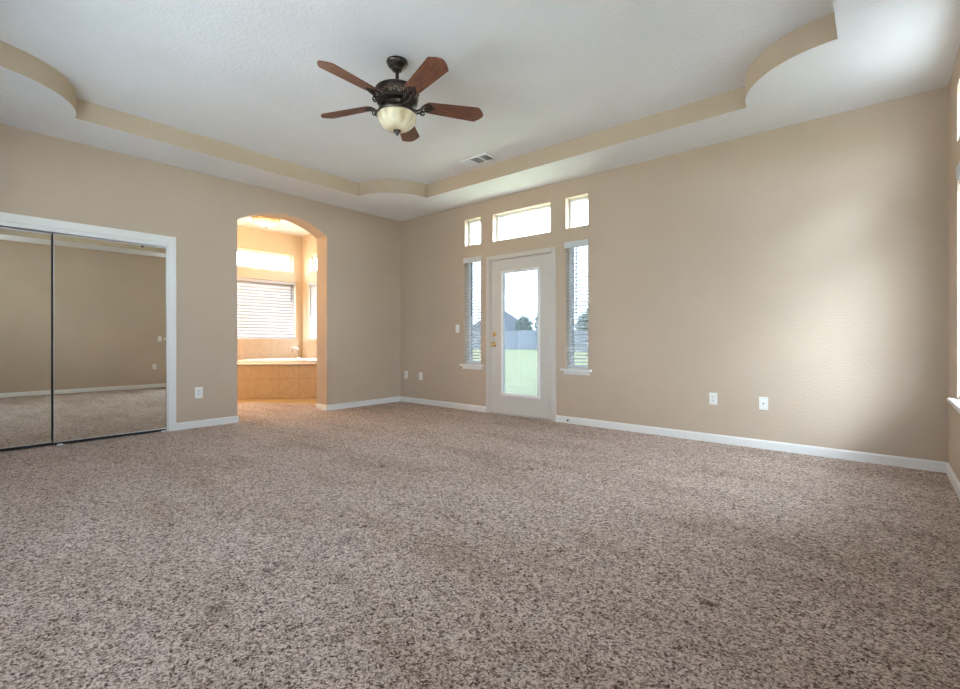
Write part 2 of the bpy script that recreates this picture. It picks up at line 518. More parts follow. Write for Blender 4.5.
bad = [f for f in bm.faces if in_loop(f.calc_center_median().x, f.calc_center_median().y)]
if bad: bmesh.ops.delete(bm, geom=bad, context='FACES_ONLY')
soffit_bm = bm
bm = B(); box(bm, (0, -D, HT), (W, 0, HT + .1))
ceil = struct('ceiling', bm, M['ceil'], 'white textured tray ceiling with scooped corners', 'ceiling')
obj('soffit', soffit_bm, M['ceil'], ceil)
bm = B()
for i in range(len(loop)):
    j = (i + 1) % len(loop)
    q = []
    for (x, y), z in ((loop[i], H - .0005), (loop[j], H - .0005), (loop[j], HT), (loop[i], HT)):
        q.append(bm.verts.new((x, y, z)))
    bm.faces.new(q)
bmesh.ops.remove_doubles(bm, verts=bm.verts, dist=1e-5)
obj('tray_riser', bm, M['riser'], ceil)['label'] = 'tan upright band around the raised tray'

# ------------------------------------------------------------------ baseboards
BH_ = 0.080; BT = 0.013


def base(bm, a, b_, n, h=BH_):
    """one run of baseboard from a to b (x,y), n = direction it sticks out"""
    a = Vector((*a, 0)); b_ = Vector((*b_, 0)); n = Vector((*n, 0)).normalized()
    prof = [(0, 0), (BT, 0), (BT, h - .014), (BT - .004, h - .006), (BT * .45, h), (0, h)]
    ra = [bm.verts.new(a + n * t + Vector((0, 0, z))) for t, z in prof]
    rb = [bm.verts.new(b_ + n * t + Vector((0, 0, z))) for t, z in prof]
    for i in range(len(prof)):
        j = (i + 1) % len(prof)
        bm.faces.new((ra[i], rb[i], rb[j], ra[j]))
    bm.faces.new(ra); bm.faces.new(rb)


bm = B(); base(bm, (0, 0), (1.793, 0), (0, -1)); base(bm, (2.883, 0), (W, 0), (0, -1))
struct('baseboard_back', bm, M['white'], 'white baseboard along the wall with the door', 'baseboard')
bm = B()
base(bm, (0, -3.155), (0, YA0 + BT), (1, 0)); base(bm, (-.0, YA0), (-TW, YA0), (0, 1))
base(bm, (0, YA1 - BT), (0, -BT), (1, 0)); base(bm, (0, YA1), (-TW, YA1), (0, -1)); base(bm, (0, -D), (0, CL0 - .075), (1, 0))
struct('baseboard_left', bm, M['white'], 'white baseboard on both sides of the arch', 'baseboard')
bm = B(); base(bm, (W, -D), (W, 0), (-1, 0))
struct('baseboard_right', bm, M['white'], 'white baseboard along the right hand wall', 'baseboard')
bm = B(); base(bm, (0, -D), (W, -D), (0, 1))
struct('baseboard_near', bm, M['white'], 'white baseboard behind the viewpoint', 'baseboard')

# ------------------------------------------------------------------ windows
def win(idx, axis, hole, yo, yi, label, sill=None, mull=None, portal_on=True, sgn=1, fw=0.034, glass='glass'):
    """vinyl frame in a hole; yo = outer plane, yi = inner plane of the frame; sgn=+1 when outside lies at larger coordinate"""
    a, b_, z0, z1 = hole

    def bx(bm, u0, u1, za, zb, c0, c1, bev=0.003):
        lo, hi = min(c0, c1), max(c0, c1)
        if axis == 1: box(bm, (u0, lo, za), (u1, hi, zb), bev, 1)
        else: box(bm, (lo, u0, za), (hi, u1, zb), bev, 1)
    bm = B()
    bx(bm, a, b_, z0, z0 + fw, yo, yi); bx(bm, a, b_, z1 - fw, z1, yo, yi)
    bx(bm, a, a + fw, z0 + fw, z1 - fw, yo, yi); bx(bm, b_ - fw, b_, z0 + fw, z1 - fw, yo, yi)
    if mull:
        bx(bm, mull - .02, mull + .02, z0 + fw, z1 - fw, yo, yi)
    o = struct('window_%d' % idx, bm, M['vinyl'], label, 'window')
    ym = yo * .6 + yi * .4
    bm = B(); g = fw; k = .006
    bx(bm, a + g, b_ - g, z0 + g, z0 + g + k, ym - .012, ym + .012, 0); bx(bm, a + g, b_ - g, z1 - g - k, z1 - g, ym - .012, ym + .012, 0)
    bx(bm, a + g, a + g + k, z0 + g + k, z1 - g - k, ym - .012, ym + .012, 0); bx(bm, b_ - g - k, b_ - g, z0 + g + k, z1 - g - k, ym - .012, ym + .012, 0)
    obj('gasket', bm, M['gasket'], o)['label'] = 'grey gasket around the glass'
    bm = B()
    if axis == 1: q = [(a + g, ym, z0 + g), (b_ - g, ym, z0 + g), (b_ - g, ym, z1 - g), (a + g, ym, z1 - g)]
    else: q = [(ym, a + g, z0 + g), (ym, b_ - g, z0 + g), (ym, b_ - g, z1 - g), (ym, a + g, z1 - g)]
    vs = [bm.verts.new(p) for p in q]; bm.faces.new(vs)
    obj('pane', bm, M[glass], o)['label'] = 'glass pane'
    if sill:
        ins, ext = sill                       # inner wall plane, horn length
        bm = B(); s2 = -sgn
        bx(bm, a - ext, b_ + ext, z0 - .022, z0 + .004, ins, ins + s2 * .045, .005)
        bx(bm, a, b_, z0 - .0005, z0 + .004, ins, yi, 0)
        bx(bm, a - ext * .45, b_ + ext * .45, z0 - .062, z0 - .022, ins, ins + s2 * .016, .003)
        obj('window_sill', bm, M['white'], o)['label'] = 'white painted sill with apron'
    if portal_on:
        cu, cz = (a + b_) / 2, (z0 + z1) / 2
        off = yo + sgn * .03
        if axis == 1: portal((cu, off, cz), (R(-90), 0, 0), b_ - a, z1 - z0)
        else: portal((off, cu, cz), (R(90), 0, R(90) if sgn > 0 else R(-90)), b_ - a, z1 - z0)
    return o


win(1, 1, LW, .145, .085, 'narrow blinded window left of the glazed door', (0.0, .055), glass='tinted')
win(2, 1, RW, .145, .085, 'narrow blinded window right of the glazed door', (0.0, .050), glass='tinted')
win(3, 1, LU, .145, .085, 'small bare upper window above the left narrow window')
win(4, 1, TU, .145, .085, 'wide bare transom window above the glazed door')
win(5, 1, RU, .145, .085, 'small bare upper window above the right narrow window')
win(6, 0, RL[0], W + .145, W + .085, 'blinded window in the right wall at the picture edge', (W, .05))
win(7, 0, RUP[0], W + .145, W + .085, 'bare upper window high in the right wall')
win(8, 0, RL[1], W + .145, W + .085, 'added blinded window beside the viewpoint, unseen, for more daylight', (W, .05))  # unseen, added with its upper window for more daylight
win(9, 0, RUP[1], W + .145, W + .085, 'added bare upper window beside the viewpoint, unseen, for more daylight')
win(10, 0, bl, BX - .14, BX - .08, 'wide blinded bathroom window behind the tub', None, None, True, -1)
win(11, 0, bu, BX - .14, BX - .08, 'wide bare bathroom transom window under the ceiling', None, None, True, -1)
win(12, 1, sl, BY + .14, BY + .08, 'blinded bathroom window on the right side of the tub')
win(13, 1, su, BY + .14, BY + .08, 'bare bathroom transom on the right side of the tub')

win(14, 1, NW, -D - .145, -D - .085, 'added wide window behind the viewpoint, unseen, for fill daylight', (-D, .05), 3.1, True, -1)  # unseen window, added to brighten the room


# ------------------------------------------------------------------ blinds
def blind(axis, hole, cin, sgn, label, tilt=0, wand=None, wand_len=0.8, valance=True, pitch=0.042, over=0.006, split=None, cords=(0.16, 0.84), slat_w=0.05, protrude=0.02, bm_='blind'):
    """horizontal blind inside a window hole. cin = inner wall plane, sgn: +1 when outside is at larger coordinate"""
    a, b_, z0, z1 = hole
    root_loc = ((a + b_) / 2, cin, z0) if axis == 1 else (cin, (a + b_) / 2, z0)
    t = thing('window_blind', label, 'blind', root_loc, 0, None)
    hw = (b_ - a) / 2 - .004; hh = z1 - z0

    def mp(u, d, z):      # u along wall, d depth towards outside
        return (u, d * sgn, z) if axis == 1 else (d * sgn, u, z)

    def bx(bm, u0, u1, d0, d1, za, zb, bev=0.0):
        p, q = mp(u0, d0, za), mp(u1, d1, zb)
        box(bm, tuple(min(i, j) for i, j in zip(p, q)), tuple(max(i, j) for i, j in zip(p, q)), bev, 1)
    bm = B()
    if valance:
        bx(bm, -hw - over - .004, hw + over + .004, -protrude, -protrude + .014, hh - .070, hh + .004, .003)
        for s in (-1, 1):
            e = s * (hw + over + .004)
            bx(bm, min(e, e - s * .010), max(e, e - s * .010), -protrude + .014, -.0005, hh - .070, hh + .004, 0)
    else:
        bx(bm, -hw, hw, .004, .014, hh - .06, hh - .003, .002)
    obj('valance', bm, M[bm_], t)
    bm = B(); bx(bm, -hw, hw, .016, .062, hh - .05, hh - .005); obj('headrail', bm, M['vinyl'], t)
    bm = B()
    zt = hh - .082
    n_ = round((zt - .046) / pitch)
    pitch = (zt - .046) / n_
    n_ += 1
    dc = .04
    spans = [(-hw + .003, hw - .003)] if split is None else [(-hw + .003, split - .0004), (split + .0004, hw - .003)]
    for k in range(n_):
        z = zt - k * pitch
        for u0, u1 in spans:
            ct, st = math.cos(R(tilt)), math.sin(R(tilt))
            prof = [(-slat_w / 2, 0), (-slat_w / 6, .0026), (slat_w / 6, .0026), (slat_w / 2, 0)]
            prof = [(p, q) for p, q in prof] + [(p, q - .003) for p, q in reversed(prof)]
            va = [bm.verts.new(mp(u0, dc + p * ct - q * st, z + p * st + q * ct)) for p, q in prof]
            vb = [bm.verts.new(mp(u1, dc + p * ct - q * st, z + p * st + q * ct)) for p, q in prof]
            for i in range(8):
                j = (i + 1) % 8
                bm.faces.new((va[i], va[j], vb[j], vb[i]))
            bm.faces.new(va); bm.faces.new(vb)
    obj('slats', bm, M[bm_], t)
    bm = B(); bx(bm, -hw + .003, hw - .003, dc - .024, dc + .024, .010, .030, .003); obj('bottom_rail', bm, M[bm_], t)
    for f in cords:
        bm = B(); u = -hw + 2 * hw * f; e = slat_w / 2 + .001
        tube(bm, [mp(u, dc, .012), mp(u, dc - e, .020), mp(u, dc - e, hh - .05), mp(u, dc + e, hh - .05), mp(u, dc + e, .020), mp(u, dc, .012)], .0012, 5)
        obj('ladder_cord', bm, M['cord'], t)
    if wand is not None:
        bm = B(); u = -hw + 2 * hw * wand
        tube(bm, [mp(u, .004, hh - .068), mp(u, .002, hh - .068 - wand_len)], .0065, 6)
        obj('tilt_wand', bm, M['wand'], t)
    return t


blind(1, LW, 0, 1, 'open white slat blind in the narrow window left of the door', 14, 0.42, .75)
blind(1, RW, 0, 1, 'open white slat blind in the narrow window right of the door', 14, 0.47, .80)
blind(0, RL[0], W, 1, 'white slat blind on the right wall at the picture edge', 36, 0.2, .8, over=-.012, protrude=.006)
blind(0, RL[1], W, 1, 'white slat blind in the added unseen window beside the viewpoint', -48, 0.2, .8)  # unseen blind of the added window, tilted to shape its light
blind(1, NW, -D, -1, 'white slat blind in the added unseen window, turning daylight to the ceiling', -32, 0.1, .8, cords=(.08, .36, .64, .92))  # unseen slats, added and tilted to send light up to the ceiling
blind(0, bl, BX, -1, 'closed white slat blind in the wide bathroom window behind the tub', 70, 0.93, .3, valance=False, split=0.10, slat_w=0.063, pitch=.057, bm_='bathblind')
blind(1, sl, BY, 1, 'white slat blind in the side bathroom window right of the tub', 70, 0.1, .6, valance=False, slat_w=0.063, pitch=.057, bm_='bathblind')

# ------------------------------------------------------------------ glazed exterior door
bm = B()
CW = .0575
for a, b_ in (((1.793, -.016, 0), (1.793 + CW, .0, 2.112)), ((2.883 - CW, -.016, 0), (2.883, .0, 2.112)), ((1.793 + CW, -.016, 2.112 - CW), (2.883 - CW, .0, 2.112))):
    box(bm, a, b_, .004, 2)
# jamb lining and stop
for a, b_ in (((DX0, 0, 0), (DX0 + .022, .14, DZ1)), ((DX1 - .022, 0, 0), (DX1, .14, DZ1)), ((DX0, 0, DZ1 - .02), (DX1, .14, DZ1)), ((DX0 + .022, .055, 0), (DX0 + .034, .075, DZ1 - .02)), ((DX1 - .034, .055, 0), (DX1 - .022, .075, DZ1 - .02)), ((DX0 + .022, .055, DZ1 - .032), (DX1 - .022, .075, DZ1 - .02))):
    box(bm, a, b_)
door = struct('door_1', bm, M['offwhite'], 'white exterior door with a tall glass lite and brass knob', 'door')
bm = B(); box(bm, (DX0, -.004, 0.0), (DX1, .15, .019), .003, 1)
obj('threshold', bm, M['steel'], door)['label'] = 'metal threshold under the door'
SX0, SX1 = DX0 + .026, DX1 - .026
GX0, GX1, GZ0, GZ1 = 2.066, 2.618, 0.282, 1.868
bm = B(); wall_mesh(bm, 1, .010, .053, SX0, SX1, .018, DZ1 - .025, [(GX0, GX1, GZ0, GZ1)])
slab = obj('door_slab', bm, M['offwhite'], door)
bm = B()                                            # raised lite frame
for (x0, x1, za, zb) in ((GX0 - .028, GX1 + .028, GZ0 - .028, GZ0 + .006), (GX0 - .028, GX1 + .028, GZ1 - .006, GZ1 + .028), (GX0 - .028, GX0 + .006, GZ0 + .006, GZ1 - .006), (GX1 - .006, GX1 + .028, GZ0 + .006, GZ1 - .006)):
    box(bm, (x0, -.004, za), (x1, .0105, zb), .004, 2)
obj('lite_frame', bm, M['vinyl'], slab)
bm = B()
for y in (.018, .044):
    vs = [bm.verts.new(p) for p in ((GX0, y, GZ0), (GX1, y, GZ0), (GX1, y, GZ1), (GX0, y, GZ1))]
    bm.faces.new(vs)
obj('glass_lite', bm, M['lite'], slab)['label'] = 'tall insulated glass lite'
bm = B()                                            # mini blind sealed between the panes
z = GZ0 + .012; k = 0
while z < GZ1 - .02:
    box(bm, (GX0 + .004, .0255, z), (GX1 - .004, .0365, z + .0007), mtx=None)
    z += .0125
obj('sealed_blind', bm, M['blind'], slab)['label'] = 'fine open mini blind sealed inside the glass'
bm = B()
tube(bm, [(2.30, -.006, GZ1 + .018), (2.325, -.012, GZ1 + .024), (2.35, -.006, GZ1 + .018)], .006, 6)
box(bm, (2.27, -.008, GZ1 + .006), (2.38, -.003, GZ1 + .016), .001, 1)
obj('blind_slider', bm, M['steel'], slab)
for zz, nm in ((0.925, 'door_knob'), (1.062, 'deadbolt')):
    bm = B()
    if nm == 'door_knob':
        prof = [(.002, .0), (.032, .0), (.033, .006), (.024, .011), (.012, .016), (.011, .032), (.020, .040), (.027, .050), (.027, .060), (.018, .068), (.002, .070)]
    else:
        prof = [(.002, .0), (.029, .0), (.030, .008), (.022, .014), (.020, .016), (.002, .016)]
    lathe(bm, prof, 24)
    if nm == 'deadbolt': box(bm, (-.004, -.014, .016), (.004, .014, .030), .002, 1)
    for v in bm.verts: v.co = Vector((v.co.x + 1.925, -v.co.z + .010, v.co.y + zz))
    obj(nm, bm, M['brass'], slab, 40)['label'] = 'polished brass ' + nm.replace('_', ' ')
for zz in (1.802, 0.985, 0.193):
    bm = B()
    tube(bm, [(SX1 + .003, .000, zz - .05), (SX1 + .003, .000, zz + .05)], .0065, 8)
    for e in (-.05, .05): lathe(bm, [(.002, zz + e - .004), (.008, zz + e - .003), (.008, zz + e + .003), (.002, zz + e + .004)], 8, (SX1 + .003, .000))
    obj('hinge', bm, M['steel'], slab)
portal((2.34, .10, 1.07), (R(-90), 0, 0), GX1 - GX0, GZ1 - GZ0)

bm = B()
t = thing('door_stop', 'small rubber tipped door stop on the baseboard right of the door', 'door stop', (3.075, -BT, .045))
lathe(bm, [(.002, 0), (.011, 0), (.010, .006), (.005, .008), (.005, .045), (.002, .045)], 10)
for v in bm.verts: v.co = Vector((v.co.x, -v.co.z, v.co.y))
obj('stem', bm, M['steel'], t)
bm = B(); lathe(bm, [(.002, .044), (.010, .044), (.011, .056), (.004, .060), (.001, .060)], 10)
for v in bm.verts: v.co = Vector((v.co.x, -v.co.z, v.co.y))
obj('tip', bm, M['black'], t)['label'] = 'black rubber tip'

# ------------------------------------------------------------------ mirrored closet
bm = B()
CC = .072
for a, b_ in (((0, CL1, 0), (.018, CL1 + CC, CLZ + CC + .004)), ((0, CL0 - CC, 0), (.018, CL0, CLZ + CC + .004)), ((0, CL0, CLZ), (.018, CL1, CLZ + CC + .004))):
    box(bm, a, b_, .004, 2)
for a, b_ in (((.018, CL1 + .020, 0), (.022, CL1 + CC - .012, CLZ + CC - .010)), ((.018, CL0 - CC + .012, CLZ + .020), (.022, CL1 + .020, CLZ + CC - .010))):
    box(bm, a, b_)
for a, b_ in (((-TW, CL1 - .012, 0), (0.002, CL1, CLZ)), ((-TW, CL0, 0), (0.002, CL0 + .012, CLZ)), ((-TW, CL0, CLZ - .014), (0.002, CL1, CLZ))):
    box(bm, a, b_)
struct('trim_3', bm, M['white'], 'white casing around the mirrored closet opening', 'trim')

t = thing('closet_track', 'white head track above the mirrored closet doors', 'door track', (-.05, (CL0 + CL1) / 2, 0))
hl = (CL1 - CL0) / 2 - .013
bm = B(); box(bm, (.044, -hl, 1.992), (.052, hl, 2.015), .001, 1); box(bm, (-.07, -hl, 2.008), (.044, hl, 2.015))
obj('head_track', bm, M['white'], t)
for y, lb in ((-4.112, 'white floor guide below the seam between the mirrored doors'), (-3.275, 'white floor guide at the right end of the mirrored doors')):
    bm = B(); box(bm, (-.04, -.025, .0), (.050, .025, .006), .001, 1)
    g_ = thing('floor_guide', lb, 'door guide', (-.03, y, 0)); obj('guide_base', bm, M['white'], g_)
    bm = B(); box(bm, (.034, -.020, .006), (.040, .020, .018), .001, 1); obj('guide_fin', bm, M['white'], g_)


def mirror_door(y0, y1, x, label, gap_shade=False):
    t = thing('mirrored_closet_door', label, 'closet door', (x, (y0 + y1) / 2, .030))
    t.rotation_euler = (0, R(-.32), 0)               # the hung doors lean a hair out of plumb
    hw = (y1 - y0) / 2; h = 1.955
    bm = B(); q = [bm.verts.new(p) for p in ((0, -hw + .004, .004), (0, hw - .004, .004), (0, hw - .004, h - .004), (0, -hw + .004, h - .004))]
    q2 = [bm.verts.new((v.co.x - .005, v.co.y, v.co.z)) for v in q]
    bm.faces.new(q); bm.faces.new(q2[::-1])
    for i in range(4): bm.faces.new((q[i], q2[i], q2[(i + 1) % 4], q[(i + 1) % 4]))
    obj('mirror_panel', bm, M['mirror'], t)['label'] = 'full height mirror glass'
    bm = B(); fwid = .006
    for s in (-1, 1):
        a, b_ = sorted((s * hw, s * (hw - fwid)))
        box(bm, (-.018, a, 0), (.004, b_, h), .001, 1)
    box(bm, (-.018, -hw + fwid, 0), (.004, hw - fwid, .010)); box(bm, (-.018, -hw + fwid, h - .010), (.004, hw - fwid, h))
    obj('frame', bm, M['steel'], t)['label'] = 'thin metal edge channel'
    bm = B(); box(bm, (-.012, -hw + .01, -.0235), (-.002, hw - .01, 0)); obj('floor_gap_shade', bm, M['black'], t)  # black strip painting in the shade of the gap under the door
    bm = B(); box(bm, (-.020, -hw + .006, .002), (-.0055, hw - .006, h - .002)); obj('backing', bm, M['dark'], t)
    if gap_shade:
        bm = B(); box(bm, (-.016, -hw - .009, 0), (.001, -hw - .0005, h)); obj('seam_shade', bm, M['black'], t)['label'] = 'black strip painting the shaded gap between the doors'  # black strip stands in for the shaded gap at the door seam
    return t


mirror_door(-5.045, -4.120, -.040, 'left mirrored sliding closet door, cut by the picture edge')
mirror_door(-4.156, -3.240, -.010, 'right mirrored sliding closet door next to the white casing', True)


# ------------------------------------------------------------------ outlets and switches
def plate(kind, name, label, loc, rz, w=.072, h=.116, group=None):
    """wall plate facing local -y"""
    cat = {'duplex': 'outlet', 'jack': 'jack', 'switch': 'switch', 'blank': 'outlet'}[kind]
    t = thing(name, label, cat, loc, rz, group)
    bm = B(); box(bm, (-w / 2, -.007, -h / 2), (w / 2, 0, h / 2), .0025, 2); obj('cover_plate', bm, M['plate'], t)
    if kind == 'duplex':
        for s in (-1, 1):
            bm = B(); box(bm, (-.017, -.0095, s * .0195 - .0145), (.017, -.0065, s * .0195 + .0145), .004, 2)
            r_ = obj('receptacle', bm, M['plate'], t)
            bm = B(); zc_ = s * .0195
            box(bm, (-.0085, -.0100, zc_ - .002), (-.0060, -.0094, zc_ + .008)); box(bm, (.0060, -.0100, zc_ - .001), (.0085, -.0094, zc_ + .007)); box(bm, (-.0025, -.0100, zc_ - .010), (.0025, -.0094, zc_ - .005))
            obj('slots', bm, M['slot'], r_)
        bm = B(); box(bm, (-.003, -.0082, -.003), (.003, -.0068, .003), .001, 1); obj('screw', bm, M['steel'], t)
    elif kind == 'jack':
        bm = B(); box(bm, (-.017, -.0085, -.033), (.017, -.0065, .033), .002, 1); r_ = obj('insert', bm, M['plate'], t)
        bm = B(); lathe(bm, [(.001, 0), (.0085, 0), (.0085, .004), (.006, .004), (.006, .012), (.001, .012)], 12)
        for v in bm.verts: v.co = Vector((v.co.x, -v.co.z - .008, v.co.y))
        obj('socket', bm, M['greyplastic'], t)['label'] = 'dark round socket'
    else:
        bm = B(); box(bm, (-.0165, -.0085, -.033), (.0165, -.0065, .033), .001, 1); r_ = obj('rocker_frame', bm, M['plate'], t)
        bm = B(); box(bm, (-.014, -.0115, -.030), (.014, -.008, .030), .0015, 1); obj('rocker', bm, M['plate'], t)
    return t


plate('duplex', 'wall_outlet', 'white duplex outlet on the long tan wall, left of the round jack', (4.634, 0, .421), 0)
plate('jack', 'cable_jack', 'white wall plate with one dark round jack on the long tan wall', (5.055, 0, .412), 0)
plate('duplex', 'wall_outlet', 'white outlet nearest the room corner on the door wall', (.144, 0, .432), 0)
plate('duplex', 'wall_outlet', 'white outlet second from the corner on the door wall', (.486, 0, .426), 0)
plate('duplex', 'wall_outlet', 'white outlet between the closet and the arch', (0, -2.932, .393), R(90), .080, .126)
plate('switch', 'light_switch', 'white light switch left of the narrow window by the door', (1.257, 0, 1.145), 0)
plate('switch', 'light_switch', 'white switch on the right wall, seen only in the mirror', (W, -1.575, 1.07), R(-90))
plate('blank', 'thermostat_plate', 'tiny white plate beside the mirrored switch on the right wall', (W, -1.48, 1.07), R(-90), .03, .05)
plate('duplex', 'wall_outlet', 'white outlet on the right wall, seen only in the mirror', (W, -1.675, .46), R(-90))

# ------------------------------------------------------------------ ceiling register
t = thing('ceiling_vent', 'white ceiling air register with two dark grille banks near the door wall', 'vent', (2.345, -.832, HT))
vx0, vx1, vy0, vy1 = -.200, .208, -.105, .105
bm = B()
wall = [(vx0, vx1, vy0, vy0 + .028), (vx0, vx1, vy1 - .028, vy1), (vx0, vx0 + .03, vy0 + .028, vy1 - .028), (vx1 - .03, vx1, vy0 + .028, vy1 - .028)]
for x0, x1, y0, y1 in wall: box(bm, (x0, y0, -.012), (x1, y1, 0), .002, 1)
for x in (-.060, .070): box(bm, (x - .012, vy0 + .028, -.012), (x + .012, vy1 - .028, -.001))
obj('vent_frame', bm, M['vinyl'], t)
bm = B(); box(bm, (vx0 + .03, vy0 + .028, -.003), (vx1 - .03, vy1 - .028, -.0015)); obj('duct_shade_plate', bm, M['slot'], t)  # dark plate stands in for the shaded duct, no hole is cut
bm = B()
for x0, x1, lean in ((vx0 + .03, -.072, 62), (-.048, .058, -40), (.082, vx1 - .03, -40)):
    x = x0 + .006
    while x < x1 - .004:
        mtx = Matrix.Translation((x, 0, -.008)) @ Matrix.Rotation(R(lean), 4, 'Y')
        box(bm, (-.0005, vy0 + .029, -.006), (.0005, vy1 - .029, .005), mtx=mtx)
        x += .012
obj('louvers', bm, M['vinyl'], t)

# ------------------------------------------------------------------ ceiling fan
FX, FY = 3.135, -2.668
fan = thing('ceiling_fan', 'dark bronze ceiling fan with five walnut blades and a cream glass bowl', 'ceiling fan', (FX, FY, HT))
Z = lambda z: z - HT
bm = B()
lathe(bm, [(.070, Z(3.055)), (.078, Z(3.050)), (.079, Z(3.040)), (.072, Z(3.032)), (.070, Z(3.020)), (.060, Z(3.010)), (.056, Z(3.004)), (.046, Z(3.000)), (.040, Z(2.992)), (.038, Z(2.984)), (.026, Z(2.976)), (.018, Z(2.972))], 32)
obj('canopy', bm, M['bronze'], fan, 35)
bm = B(); lathe(bm, [(.0125, Z(2.980)), (.0125, Z(2.845))], 16); lathe(bm, [(.020, Z(2.885)), (.026, Z(2.870)), (.030, Z(2.850)), (.030, Z(2.842))], 20); obj('downrod', bm, M['bronze'], fan, 35)
bm = B()
lathe(bm, [(.030, Z(2.850)), (.120, Z(2.848)), (.150, Z(2.842)), (.162, Z(2.832)), (.164, Z(2.820)), (.157, Z(2.812)), (.158, Z(2.806)), (.154, Z(2.798)), (.152, Z(2.775)), (.146, Z(2.752)), (.150, Z(2.746)), (.148, Z(2.738)), (.132, Z(2.730)), (.118, Z(2.722)), (.112, Z(2.700)), (.118, Z(2.690)), (.134, Z(2.684)), (.142, Z(2.676)), (.144, Z(2.664)), (.140, Z(2.656)), (.128, Z(2.652)), (.02, Z(2.652))], 48)
house = obj('motor_housing', bm, M['bronze'], fan, 35)
bm = B()                                            # scrollwork band
for k in range(14):
    a0 = 2 * math.pi * k / 14
    for s in (1, -1):
        p = []
        for i in range(15):
            q = i / 14 * 1.6 * math.pi
            rr = .017 * (1 - i / 20)
            da = (s * (.012 + .004) + rr * math.cos(q) * s) / .153
            zz = 2.776 + rr * math.sin(q) * (1 if s > 0 else -1)
            rb = .153 + (zz - 2.775) * .18 + .001
            p.append((rb * math.cos(a0 + da), rb * math.sin(a0 + da), Z(zz)))
        tube(bm, p, .0032, 5)
obj('scroll_band', bm, M['bronze2'], house, True)['label'] = 'rubbed bronze scrollwork band'
bm = B()
fl = lambda a, k: 1 + .050 * abs(math.cos(6 * a)) * (1 if 0 < k < 9 else 0) - (.02 if 0 < k < 9 else 0)
prof = [(.134, Z(2.656)), (.141, Z(2.648)), (.141, Z(2.636)), (.136, Z(2.616)), (.124, Z(2.592)), (.105, Z(2.570)), (.080, Z(2.553)), (.050, Z(2.543)), (.025, Z(2.540)), (.010, Z(2.539))]
lathe(bm, prof, 96, (0, 0), fl)
obj('glass_bowl', bm, M['alabaster'], fan, 40)['label'] = 'fluted cream alabaster glass bowl'
bm = B(); lathe(bm, [(.012, Z(2.545)), (.028, Z(2.541)), (.028, Z(2.535)), (.020, Z(2.530)), (.017, Z(2.522)), (.010, Z(2.512)), (.004, Z(2.503)), (.001, Z(2.502))], 20); obj('finial', bm, M['bronze'], fan, 35)

# one blade with its bracket, then four more
PH, PITCH, BZ = 57.2, -13, 2.742


def blade_outline():
    pts = []
    r0, r1, w0, w1 = .205, .665, .058, .078
    pts += [(r0, -.030), (r0 + .018, -w0 + .004), (r0 + .05, -w0)]
    pts += [(r1 - .062, -w1), (r1 - .052, -w1 + .002), (r1 - .020, -w1 + .034), (r1 - .006, -w1 + .056), (r1, -.008)]
    pts += [(x, -y) for x, y in reversed(pts)]
    return pts


bm = B()
pts = blade_outline()
for z0, z1 in ((-.003, .003),):
    lo = [bm.verts.new((x, y, z0)) for x, y in pts]; hi = [bm.verts.new((x, y, z1)) for x, y in pts]
    bm.faces.new(lo[::-1]); bm.faces.new(hi)
    for i in range(len(pts)):
        j = (i + 1) % len(pts)
        bm.faces.new((lo[i], lo[j], hi[j], hi[i]))
blade0 = obj('blade', bm, M['walnut'], fan)
bm = B()                                            # cast scroll bracket under the blade root
for s in (-1, 1):
    p = [(.112, s * .012, -.045), (.140, s * .014, -.052), (.165, s * .018, -.044), (.182, s * .026, -.024), (.200, s * .036, -.010), (.225, s * .038, -.006), (.250, s * .030, -.006), (.262, s * .016, -.006), (.250, s * .004, -.006)]
    tube(bm, p, [.008, .008, .0075, .007, .0065, .006, .006, .006, .005], 8)
    c = []
    for i in range(14):
        q = R(200) + i / 13 * R(420); rr = .020 * (1 - i / 18)
        c.append((.190 + rr * math.cos(q), s * .020, -.040 + rr * math.sin(q)))
    tube(bm, c, .005, 6)
tube(bm, [(.20, 0, -.020), (.235, 0, -.007), (.285, 0, -.006)], [.008, .012, .006], 8)
for x, y in ((.238, .024), (.238, -.024), (.272, 0)):
    lathe(bm, [(.001, -.012), (.006, -.011), (.007, -.004), (.001, -.003)], 8, (x, y))
bracket0 = obj('blade_bracket', bm, M['bronze'], blade0, True)
rings = []
blades = [blade0]
for k in range(1, 5):
    bb = blade0.copy(); C.objects.link(bb); bb.parent = fan
    br = bracket0.copy(); C.objects.link(br); br.parent = bb
    blades.append(bb)
for k, bb in enumerate(blades):
    bb.location = (0, 0, Z(BZ))
    bb.rotation_euler = (Matrix.Rotation(R(PH + 72 * k), 4, 'Z') @ Matrix.Rotation(R(PITCH), 4, 'X')).to_euler()

# ------------------------------------------------------------------ corner tub in the bathroom
PA = Vector((-2.273, -1.574, 0)); PB = Vector((-1.390, -0.651, 0))
dv = (PB - PA).normalized(); nv = Vector((dv.y, -dv.x, 0))       # nv points to the viewer
t = thing('corner_bathtub', 'white corner tub in a beige tiled surround under the bathroom windows', 'bathtub', PA, 0)
inv = Matrix.Translation(PA) @ Matrix.Rotation(math.atan2(dv.y, dv.x), 4, 'Z'); inv = inv.inverted()
TM = Matrix.Rotation(math.atan2(dv.y, dv.x), 4, 'Z')


def turn(bm):
    for v in bm.verts: v.co = TM @ v.co


lx = lambda x, y: inv @ Vector((x, y, 0))
